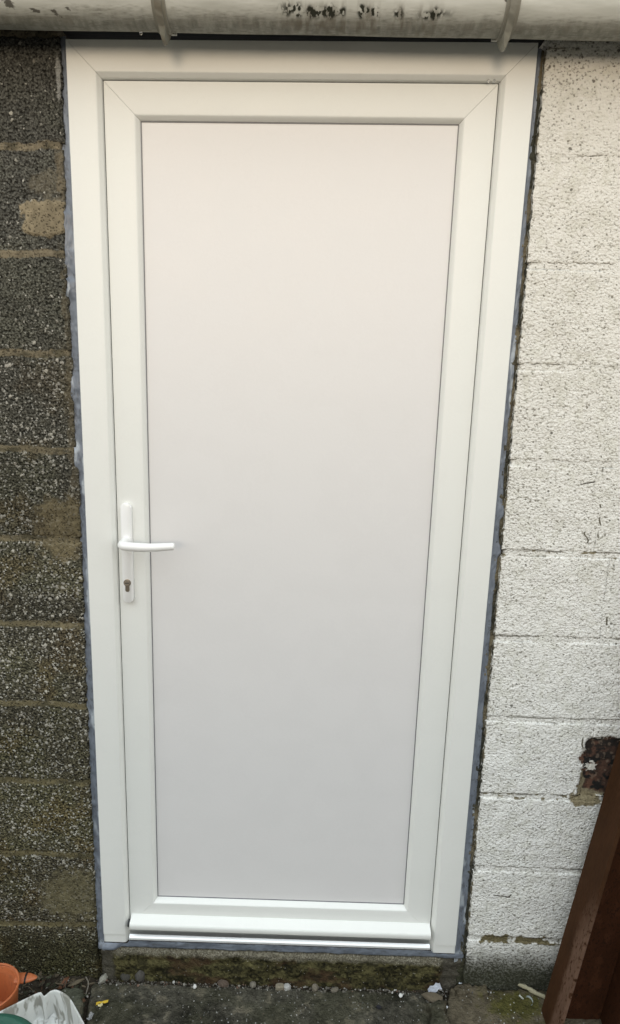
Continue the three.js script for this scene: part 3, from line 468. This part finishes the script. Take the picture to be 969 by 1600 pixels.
part('broken_slab_piece', flat(rough({ x0: 0.376, x1: 0.42, y0: -0.118, y1: -0.052, step: 0.004, zBack: GROUND - 0.03, jit: 0.004, round: 0.004, seed: 1325, uv: gTex.uv, height: gh(0.004, 0.06) })), gMat, ground);
part('broken_slab_piece', flat(rough({ x0: 0.455, x1: 0.54, y0: -0.028, y1: 0.002, step: 0.004, zBack: GROUND - 0.03, jit: 0.004, round: 0.004, seed: 1326, uv: gTex.uv, height: gh(0.016, 0.02) })), gMat, ground);

// ---------------------------------------------------------------- rusty steel beam leaning on the wall
{
  const rustTex = paint(512, 1024, [0, 0.3], [0, 1.2], (x, y) => {
    const n = fbm(x * 24, y * 14, 1401, 4), f = fbm(x * 260, y * 200, 1402, 3), m = fbm(x * 60, y * 30, 1403, 4);
    let c = mix([0.022, 0.0085, 0.004], [0.062, 0.0225, 0.010], n * 0.5 + f * 0.5);
    c = mix(c, [0.07, 0.027, 0.013], ss(0.55, 0.75, m) * 0.5); c = mix(c, [0.007, 0.005, 0.004], ss(0.58, 0.72, f) * 0.5);
    return [c, f * 0.7 + m * 0.3, 0.9];
  });
  const wornTex = paint(512, 1024, [0, 0.12], [0, 1.2], (x, y) => {   // outer flange face: paint rubbed away along the front edge low down
    const n = fbm(x * 30, y * 16, 1411, 4), f = fbm(x * 260, y * 130, 1412, 3);
    let c = mix([0.030, 0.014, 0.0065], [0.070, 0.032, 0.015], n * 0.6 + f * 0.4);
    const rub = ss(0.052, 0.075, x + (fbm(x * 20, y * 18, 1413, 4) - 0.5) * 0.035) * ss(0.42, 0.26, y + (n - 0.5) * 0.1) * ss(0.30, 0.42, f + 0.1 * n);
    c = mix(c, mix([0.10, 0.055, 0.036], [0.17, 0.105, 0.074], f), rub * 0.85);
    return [c, f * 0.6 + n * 0.4, 0.85];
  });
  const [rust, wornM] = [[rustTex, 0.0012], [wornTex, 0.001]].map(([t, b]) => new THREE.MeshPhysicalMaterial({ map: t.map, bumpMap: t.data, bumpScale: b, roughnessMap: t.data, roughness: 1, specularIntensity: 0.15 }));
  const beam = thing('steel_beam', 'rusty dark brown steel beam leaning against the white painted wall at the right edge', 'beam');
  const L = 1.25, fl = 0.1, th = 0.009, wd = 0.145;
  const bx = (w, d, x, z, tex, uvf) => { const g = new RoundedBoxGeometry(w, L, d, 3, 0.0022).toNonIndexed().translate(x, L / 2, z), P = g.attributes.position, t = []; for (let i = 0; i < P.count; i++) t.push(...tex.uv(...uvf(P.getX(i), P.getY(i), P.getZ(i)))); g.setAttribute('uv', new THREE.Float32BufferAttribute(t, 2)); return g; };
  part('flange', bx(th, fl, th / 2, 0, wornTex, (x, y, z) => [z + fl / 2 + 0.0 + x * 0.3, y]), wornM, beam, 'left flange with brown paint worn pale along its front edge');
  part('flange', bx(th, fl, wd - th / 2, 0, rustTex, (x, y, z) => [z + 0.1 + x, y]), rust, beam);
  part('web', bx(wd - 2 * th - 0.001, 0.008, wd / 2, -0.030, rustTex, (x, y, z) => [x + z, y]), rust, beam);
  beam.position.set(0.658, GROUND + 0.008, 0.114); beam.rotation.set(-0.078, 0, -0.183);
}

// ---------------------------------------------------------------- pots and tubs at the bottom left
{
  const dirtTex = paint(256, 256, [0, 1], [0, 1], (u, v) => { const n = fbm(u * 14, v * 7, 1501, 4), f = fbm(u * 90, v * 40, 1502, 3); let c = mix([0.45, 0.125, 0.042], [0.53, 0.165, 0.062], n); c = mix(c, [0.22, 0.08, 0.035], ss(0.6, 0.78, f) * 0.35 + ss(0.62, 0.78, n) * 0.3); return [c, f, 0.42 + 0.2 * n]; });
  const orange = texMat(dirtTex, 0.0006, { side: THREE.DoubleSide });
  const pot = thing('plant_pot', 'orange plastic pot with a short side lug at the bottom left corner', 'pot', [-0.690, GROUND + 0.004, 0.141]);
  const v2 = (a, b) => new THREE.Vector2(a, b);
  part('wall', new THREE.LatheGeometry([v2(0, 0.004), v2(0.052, 0.004), v2(0.0545, 0.0), v2(0.057, 0.004), v2(0.0665, 0.105), v2(0.066, 0.1055), v2(0.0635, 0.105), v2(0.0622, 0.089), v2(0.0595, 0.087), v2(0.0545, 0.012), v2(0.05, 0.009), v2(0, 0.009)], 72), orange, pot);
  part('rim', new THREE.TorusGeometry(0.0668, 0.0026, 12, 80).rotateX(Math.PI / 2).translate(0, 0.1085, 0), orange, pot);
  const lug = new THREE.SphereGeometry(1, 32, 20); { const P = lug.attributes.position; for (let i = 0; i < P.count; i++) { const x = Math.max(-0.3, P.getX(i)), w = x > 0 ? 1 - 0.25 * x * x : 1; P.setXYZ(i, x * 0.040, P.getY(i) * 0.0075, P.getZ(i) * 0.0155 * w); } lug.computeVertexNormals(); }
  const a = -0.62, lx = 0.0570; lug.rotateY(0.10).translate(lx, 0.091, -0.045);
  const l = part('lug', lug, orange, pot);
  part('band', new THREE.TorusGeometry(0.0142, 0.0016, 8, 28).scale(1, 0.58, 1.4).rotateY(Math.PI / 2 + 0.10).translate(lx + 0.013, 0.0905, -0.0465), new THREE.MeshStandardMaterial({ color: lin(0.012, 0.012, 0.012), roughness: 0.6 }), pot, 'thin black band round the lug');

  const tubTex = paint(512, 512, [0, 1], [0, 1], (u, v) => { const n = fbm(u * 7, v * 7, 1511, 4), f = fbm(u * 34, v * 34, 1512, 4); let c = mix([0.76, 0.77, 0.74], [0.64, 0.65, 0.62], n); c = mix(c, [0.24, 0.23, 0.19], ss(0.54, 0.64, fbm(u * 16, v * 14, 1513, 4)) * 0.8); c = mix(c, [0.72, 0.73, 0.71], ss(0.58, 0.7, f) * 0.5); return [c, f, 0.38]; });
  const tubM = new THREE.MeshPhysicalMaterial({ map: tubTex.map, bumpMap: tubTex.data, bumpScale: 0.0012, roughness: 0.36, transmission: 0.1, thickness: 0, side: THREE.DoubleSide });
  const C = [-0.535, 0.215], rim = [[-0.640, 0.204], [-0.634, 0.194], [-0.601, 0.168], [-0.572, 0.1465], [-0.563, 0.1445], [-0.5555, 0.152], [-0.551, 0.1525], [-0.5425, 0.1395], [-0.531, 0.136], [-0.5145, 0.1415], [-0.498, 0.151], [-0.484, 0.164], [-0.4605, 0.191], [-0.4375, 0.219], [-0.428, 0.235], [-0.433, 0.25], [-0.46, 0.277], [-0.50, 0.302], [-0.53, 0.312], [-0.55, 0.306], [-0.60, 0.256]];
  const curve = new THREE.CatmullRomCurve3(rim.map(p => new THREE.Vector3(p[0], 0, p[1])), true, 'catmullrom', 0.4), N = 180, pts = curve.getSpacedPoints(N);
  const lvl = [[1.03, -0.004], [1.033, 0.001], [1.025, 0.0045], [1.0, 0.0052], [0.975, 0.003], [0.965, -0.004], [0.93, -0.025], [0.885, -0.052], [0.86, -0.058], [0.80, -0.060], [0.775, -0.057], [0.755, -0.0605], [0.4, -0.061], [0.02, -0.061]];
  const g = grid(N, lvl.length - 1, (u, v) => { const i = Math.round(u * N), k = Math.round(v * (lvl.length - 1)), [s, y] = lvl[k], p = pts[i % N]; const rib = k > 5 ? (0.03 * Math.sin(u * Math.PI * 28) + 0.10 * (fbm(p.x * 60, p.z * 60, 1514, 3) - 0.5)) * ss(5, 7, k) : 0, cr = k > 4 ? (fbm(p.x * 70 * s + 3, p.z * 70 * s, 1515 + k, 3) - 0.5) * 0.022 : 0; return [C[0] + (p.x - C[0]) * (s + rib), y - 0.003 + cr, C[1] + (p.z - C[1]) * (s + rib)]; }, (q) => [(q[0] + 0.68) * 3.6 + q[1], (q[2] - 0.1) * 3.6 + q[1] * 2]);
  solo('plastic_tub', g, tubM, 'grubby translucent white plastic tub with a notched corner, between the orange pot and green tub', 'tub');

  const greenTex = paint(256, 256, [0, 1], [0, 1], (u, v) => { const n = fbm(u * 12, v * 12, 1521, 4), f = fbm(u * 90, v * 90, 1522, 3); let c = mix([0.018, 0.088, 0.058], [0.03, 0.115, 0.08], n); c = mix(c, [0.09, 0.12, 0.09], ss(0.62, 0.75, f) * 0.4); return [c, f, 0.5]; });
  const green = texMat(greenTex, 0.0006, { side: THREE.DoubleSide });
  const tub = thing('green_tub', 'dark green plastic tub standing upside down at the bottom left corner', 'tub', [-0.568, GROUND, 0.437]);
  part('wall', new THREE.LatheGeometry([v2(0.135, 0.004), v2(0.135, 0.018), v2(0.131, 0.022), v2(0.1225, 0.222), v2(0.1205, 0.236), v2(0.114, 0.2435), v2(0.105, 0.2455)], 96), green, tub);
  part('base', new THREE.LatheGeometry([v2(0.105, 0.2455), v2(0.098, 0.2455), v2(0.094, 0.242), v2(0, 0.242)], 96), green, tub);
}

// ---------------------------------------------------------------- stones, leaves, scraps
function stoneGeo(s, seed) { let g = new THREE.IcosahedronGeometry(1, 1); g.deleteAttribute('uv'); g.deleteAttribute('normal'); g = mergeVertices(g, 1e-4); const P = g.attributes.position; for (let i = 0; i < P.count; i++) { const x = P.getX(i), y = P.getY(i), z = P.getZ(i), k = 0.62 + 0.75 * fbm(x * 1.7 + 5, y * 1.3 + z * 0.9 + 9, seed, 3); const q = v => Math.round(v * 2.6) / 2.6 * 0.55 + v * 0.45; P.setXYZ(i, q(x * k) * s[0], q(y * k) * s[1], q(z * k) * s[2]); } g = g.toNonIndexed(); g.computeVertexNormals(); return toCreasedNormals(g, 0.3); }
const stoneTex = paint(256, 256, [0, 1], [0, 1], (u, v) => { const f = fbm(u * 40, v * 40, 1601, 4), t = 0.6 + 0.8 * f; return [[t, t, t], f, 0.95]; });
const planar = (g, k = 20) => { const P = g.attributes.position, t = []; for (let i = 0; i < P.count; i++) t.push((P.getX(i) + P.getY(i) * 0.6) * k, (P.getZ(i) + P.getY(i) * 0.4) * k); g.setAttribute('uv', new THREE.Float32BufferAttribute(t, 2)); return g; };
const stones = [
  [-0.461, 0.004, [0.009, 0.009, 0.013], [0.32, 0.31, 0.26], 'pale pointed stone by the left foot of the door step'],
  [-0.405, -0.004, [0.017, 0.012, 0.011], [0.06, 0.056, 0.046], 'wide dark grey stone against the left end of the step'],
  [-0.366, -0.004, [0.014, 0.017, 0.013], [0.085, 0.078, 0.068], 'upright grey stone against the step, right of the wide dark stone'],
  [-0.147, 0.006, [0.015, 0.010, 0.009], [0.11, 0.08, 0.06], 'brownish stone chip at the foot of the step, right of the small white chip'],
  [-0.069, 0.006, [0.010, 0.009, 0.008], [0.2, 0.18, 0.145], 'buff stone chip at the foot of the step left of the middle'],
  [0.002, 0.010, [0.015, 0.010, 0.010], [0.26, 0.225, 0.165], 'tan stone at the foot of the step near the middle, touching a white chip'],
  [0.020, 0.010, [0.010, 0.010, 0.010], [0.45, 0.44, 0.42], 'whitish chip touching the tan stone at the middle of the step foot'],
  [0.092, 0.010, [0.009, 0.011, 0.009], [0.19, 0.165, 0.125], 'small upright tan stone right of the middle of the step foot'],
  [0.144, 0.011, [0.013, 0.006, 0.007], [0.17, 0.15, 0.115], 'flat tan stone right of the small upright one at the step foot'],
  [0.396, 0.036, [0.028, 0.012, 0.014], [0.135, 0.11, 0.075], 'largest brown lump of broken mortar on the cracked paving, right of the step'],
];
for (const [i, [x, z, s, c, label]] of stones.entries()) { const g = planar(stoneGeo(s, 1610 + i)).rotateY(i * 1.7 % 0.8 - 0.4).translate(0, s[1] * 0.62, 0); const m = solo('stone', g, texMat(stoneTex, 0.0015, { color: lin(...c) }), label, 'stone'); m.position.set(x, GROUND + (x > 0.38 ? 0.008 : 0), z); }
// countless small chips and grit
{
  const shapes = [...Array(5)].map((_, i) => stoneGeo([1, 0.65, 0.8], 1640 + i).toNonIndexed());
  const pal = [[0.5, 0.49, 0.46], [0.25, 0.235, 0.2], [0.15, 0.135, 0.11], [0.12, 0.11, 0.09], [0.16, 0.1, 0.07]];
  const inst = new THREE.InstancedMesh(shapes[0], new THREE.MeshStandardMaterial({ roughness: 0.9 }), 1050), M = new THREE.Matrix4(), Q = new THREE.Quaternion(), E3 = new THREE.Euler();
  for (let k = 0; k < 1050; k++) {
    const zone = rnd(); let x, z, s = 0.0011 + 0.0030 * Math.pow(rnd(), 3), c = pal[Math.floor(rnd() * 5)], y = GROUND + 0.0005;
    if (zone < 0.42) { x = rr(-0.48, 0.46); z = 0.002 + 0.014 * Math.pow(rnd(), 1.5); s *= 1.15; if (rnd() < 0.5) c = pal[3]; }
    else if (zone < 0.56) { x = rr(-0.46, 0.42); z = 0.008 + 0.15 * Math.pow(rnd(), 1.6); if (rnd() < 0.3) c = pal[0]; s *= 0.6; }
    else if (zone < 0.80) { x = rr(0.38, 0.5); z = rr(-0.0, 0.1); y += 0.006; s *= 1.2; }
    else if (zone < 0.9) { x = rr(0.48, 0.75); z = rr(0.0, 0.12); y += 0.018; s *= 0.9; }
    else { x = rr(-0.72, -0.48); z = rr(0.005, 0.12); s *= 1.1; y += 0.002; }
    E3.set(rnd() * 6, rnd() * 6, rnd() * 6); M.compose(new THREE.Vector3(x, y, z), Q.setFromEuler(E3), new THREE.Vector3(s, s, s)); inst.setMatrixAt(k, M);
    const t = rr(0.7, 1.15); inst.setColorAt(k, lin(c[0] * t, c[1] * t, c[2] * t));
  }
  inst.name = 'grit'; inst.userData = { kind: 'stuff', label: 'small pale chips and grit scattered on the paving along the foot of the step', category: 'grit' }; inst.castShadow = inst.receiveShadow = true; scene.add(inst);
}
// thin bent pieces: leaves and scraps
function leafGeo(len, wid, curl, seed, blunt = 0) { return grid(14, 8, (u, v) => { const w = wid * (blunt ? lerp(0.7, 1, fbm(u * 5, 1, seed, 2)) : Math.pow(Math.sin(Math.PI * clamp(u * 0.96 + 0.02)), 0.7)), x = (u - 0.5) * len, z = (v - 0.5) * w + (fbm(u * 4, 2, seed + 1, 2) - 0.5) * wid * 0.5; return [x, curl * (Math.abs(v - 0.5) * 1.2 + u * u * 0.8) * wid + (fbm(u * 6, v * 4, seed + 2, 2) - 0.5) * wid * 0.35, z]; }); }
const leafMat = c => new THREE.MeshStandardMaterial({ color: lin(...c), roughness: 0.75, side: THREE.DoubleSide });
function scrap(name, geo, c, label, cat, [x, y, z], [rx, ry, rz] = [0, 0, 0], group) { const m = solo(name, geo, leafMat(c), label, cat, group); m.position.set(x, y, z); m.rotation.set(rx, ry, rz); return m; }
scrap('leaf_scrap', leafGeo(0.030, 0.009, 0.4, 1701, 1), [0.62, 0.42, 0.03], 'bright yellow leaf scrap on the dark paving near the tub', 'leaf', [-0.442, GROUND + 0.005, 0.074], [0.1, 0.12, 0.05]);
scrap('leaf_scrap', leafGeo(0.011, 0.008, 0.4, 1702, 1), [0.62, 0.55, 0.3], 'pale cream scrap lying against the yellow leaf scrap', 'leaf', [-0.444, GROUND + 0.006, 0.082], [0.1, 0.5, 0]);
scrap('grey_scrap', leafGeo(0.016, 0.011, 0.5, 1703, 1), [0.34, 0.34, 0.34], 'small grey scrap standing on the paving by the tub', 'scrap', [-0.459, GROUND + 0.005, 0.112], [0.2, 1.1, 0.2]);
scrap('plastic_scrap', leafGeo(0.034, 0.018, 0.6, 1704, 1), [0.46, 0.48, 0.53], 'crumpled pale plastic scrap behind the brown lump of mortar', 'scrap', [0.402, GROUND + 0.014, 0.010], [0.5, 0.3, 0.1]);
scrap('plastic_scrap', leafGeo(0.026, 0.006, 0.6, 1705, 1), [0.4, 0.43, 0.46], 'thin pale plastic sliver on the brown paving below the white wall', 'scrap', [0.478, GROUND + 0.02, 0.002], [0.2, -0.6, 0.1]);
scrap('white_chip', stoneGeo([0.0075, 0.004, 0.0055], 1706), [0.72, 0.72, 0.72], 'bright white chip in front of the brown lump of mortar', 'chip', [0.4235, GROUND + 0.010, 0.056], [0, -0.8, 0.3]);
scrap('white_chip', stoneGeo([0.006, 0.004, 0.0055], 1707), [0.72, 0.71, 0.68], 'bright white chip by the step foot, right part of the step', 'chip', [0.314, GROUND + 0.004, 0.021], [0.2, 0.4, 0.1]);
scrap('white_chip', stoneGeo([0.0062, 0.005, 0.005], 1708), [0.72, 0.71, 0.68], 'bright white chip by the step foot between the grey and brownish stones', 'chip', [-0.219, GROUND + 0.004, 0.016], [0.4, 1.4, 0.2]);
scrap('dark_chip', stoneGeo([0.005, 0.006, 0.007], 1709), [0.015, 0.015, 0.02], 'small black chip on the dark paving below the step', 'chip', [0.2549, GROUND + 0.003, 0.056], [0.4, 1.4, 0.2]);
scrap('stick', toCreasedNormals(tube([[0.0, 0, 0], [0.018, 0.003, 0.012], [0.038, 0.002, 0.026], [0.06, 0.0, 0.036]], 0.0052, 20, 8, u => (0.8 + 0.3 * vn(u * 8, 1, 1710)) * (u < 0.06 ? 0.5 + u * 8 : 1)), 0.9), [0.36, 0.33, 0.22], 'pale cream stick lying between the white wall and the steel beam', 'stick', [0.6195, GROUND + 0.026, -0.004]);
scrap('curled_scrap', grid(16, 4, (u, v) => { const a = lerp(-1.9, 1.5, u); return [0.009 * Math.cos(a), (v - 0.5) * 0.007, 0.011 * Math.sin(a)]; }), [0.5, 0.57, 0.58], 'pale bluish curled plastic scrap on the mossy paving', 'scrap', [0.636, GROUND + 0.024, 0.043], [0.2, 0.2, 0]);
scrap('curled_scrap', leafGeo(0.016, 0.006, 0.8, 1711, 1), [0.46, 0.47, 0.42], 'short pale sliver just left of the curled plastic scrap', 'scrap', [0.618, GROUND + 0.023, 0.035], [0.1, -1.2, 0.1]);
for (const [i, [len, wid, c, p, r, label]] of [
  [0.035, 0.014, [0.14, 0.06, 0.028], [-0.553, GROUND + 0.012, 0.030], [0.3, 0.9, 0.1], 'rusty brown dead leaf in the soil behind the white tub'],
  [0.028, 0.010, [0.10, 0.075, 0.045], [-0.575, GROUND + 0.010, 0.052], [0.1, -0.5, 0.2], 'small dull brown dead leaf close behind the notch of the white tub'],
  [0.045, 0.010, [0.13, 0.105, 0.065], [-0.522, GROUND + 0.012, 0.028], [0.2, 0.35, 0.1], 'long tan dead leaf in the corner left of the door step'],
  [0.026, 0.012, [0.10, 0.02, 0.02], [-0.592, GROUND + 0.012, 0.075], [0.4, 0.2, 0.1], 'dark red dead leaf between the orange pot and the white tub'],
].entries()) scrap('dead_leaf', leafGeo(len, wid, 0.6, 1720 + i), c, label, 'leaf', p, r);
for (const [i, [a, b, r, label]] of [
  [[-0.565, 0.018, 0.012], [-0.545, 0.006, 0.058], 0.0013, 'thin dark twig sticking up from the soil by the wall left of the step'],
  [[-0.500, 0.026, 0.020], [-0.490, 0.006, 0.055], 0.0016, 'thin pale twig upright beside the crack left of the step'],
  [[-0.585, 0.008, 0.045], [-0.505, 0.012, 0.020], 0.0012, 'long thin twig lying across the soil left of the step'],
  [[-0.56, 0.012, 0.072], [-0.50, 0.010, 0.050], 0.0012, 'thin twig lying on the greenish paving beside the tub'],
].entries()) { const m = [(a[0] + b[0]) / 2 + 0.006, (a[1] + b[1]) / 2 + 0.005, (a[2] + b[2]) / 2 - 0.004]; scrap('twig', tube([a, m, b].map(p => [p[0], GROUND + p[1], p[2]]), r, 14, 6), i === 1 ? [0.17, 0.15, 0.12] : [0.075, 0.06, 0.042], label, 'twig', [0, 0, 0]); }
scrap('dead_leaf', leafGeo(0.03, 0.016, 0.6, 1731), [0.03, 0.015, 0.02], 'dark purple dead leaf inside the orange pot', 'leaf', [-0.716, GROUND + 0.07, 0.135], [0.5, 0.8, 0.9]);

{ // small leaf litter and broken twigs caught in the corner left of the step
  const gs = [];
  for (let k = 0; k < 70; k++) {
    const x = rr(-0.66, -0.485), z = rr(0.006, 0.085), y = GROUND + rr(0.002, 0.016), a = rnd() * 6.28, g = k % 3 ? leafGeo(rr(0.008, 0.024), rr(0.004, 0.010), rr(0.3, 0.9), 1800 + k) : tube([[-0.014, 0, 0], [0, rr(-0.002, 0.004), 0.003], [rr(0.008, 0.02), rr(0, 0.006), 0]], rr(0.0006, 0.0012), 8, 5);
    const c = [[0.09, 0.045, 0.022], [0.06, 0.05, 0.03], [0.035, 0.026, 0.018], [0.12, 0.095, 0.06], [0.05, 0.055, 0.03]][Math.floor(rnd() * 5)], n = g.attributes.position.count, col = new Float32Array(n * 3);
    for (let i = 0; i < n; i++) col.set(c, i * 3);
    g.setAttribute('color', new THREE.BufferAttribute(col, 3)); g.rotateX(rr(-0.5, 0.5)).rotateY(a).translate(x, y, z); gs.push(g.toNonIndexed());
  }
  const m = solo('leaf_litter', mergeGeometries(gs), new THREE.MeshStandardMaterial({ vertexColors: true, roughness: 0.85, side: THREE.DoubleSide }), 'brown leaf litter and broken twigs in the corner between the bare wall and the tub', 'leaf litter'); m.userData.kind = 'stuff';
}
for (const [x, y, z, label] of [[0.374, 2.0402, -0.006, 'left one of two tiny water drops under the door head at the right'], [0.385, 2.0404, -0.006, 'right one of two tiny water drops under the door head at the right'], [-0.292, 2.0800, 0.07, 'tiny water drop hanging under the gutter left of the left bracket']]) {
  const m = solo('water_drop', new THREE.SphereGeometry(0.0032, 14, 10).scale(1, 1.25, 1), new THREE.MeshPhysicalMaterial({ color: lin(0.95, 0.95, 0.95), roughness: 0.05, transmission: 0.9, thickness: 0.004, ior: 1.33 }), label, 'water drop'); m.position.set(x, y, z);
}

renderer.render(scene, camera);
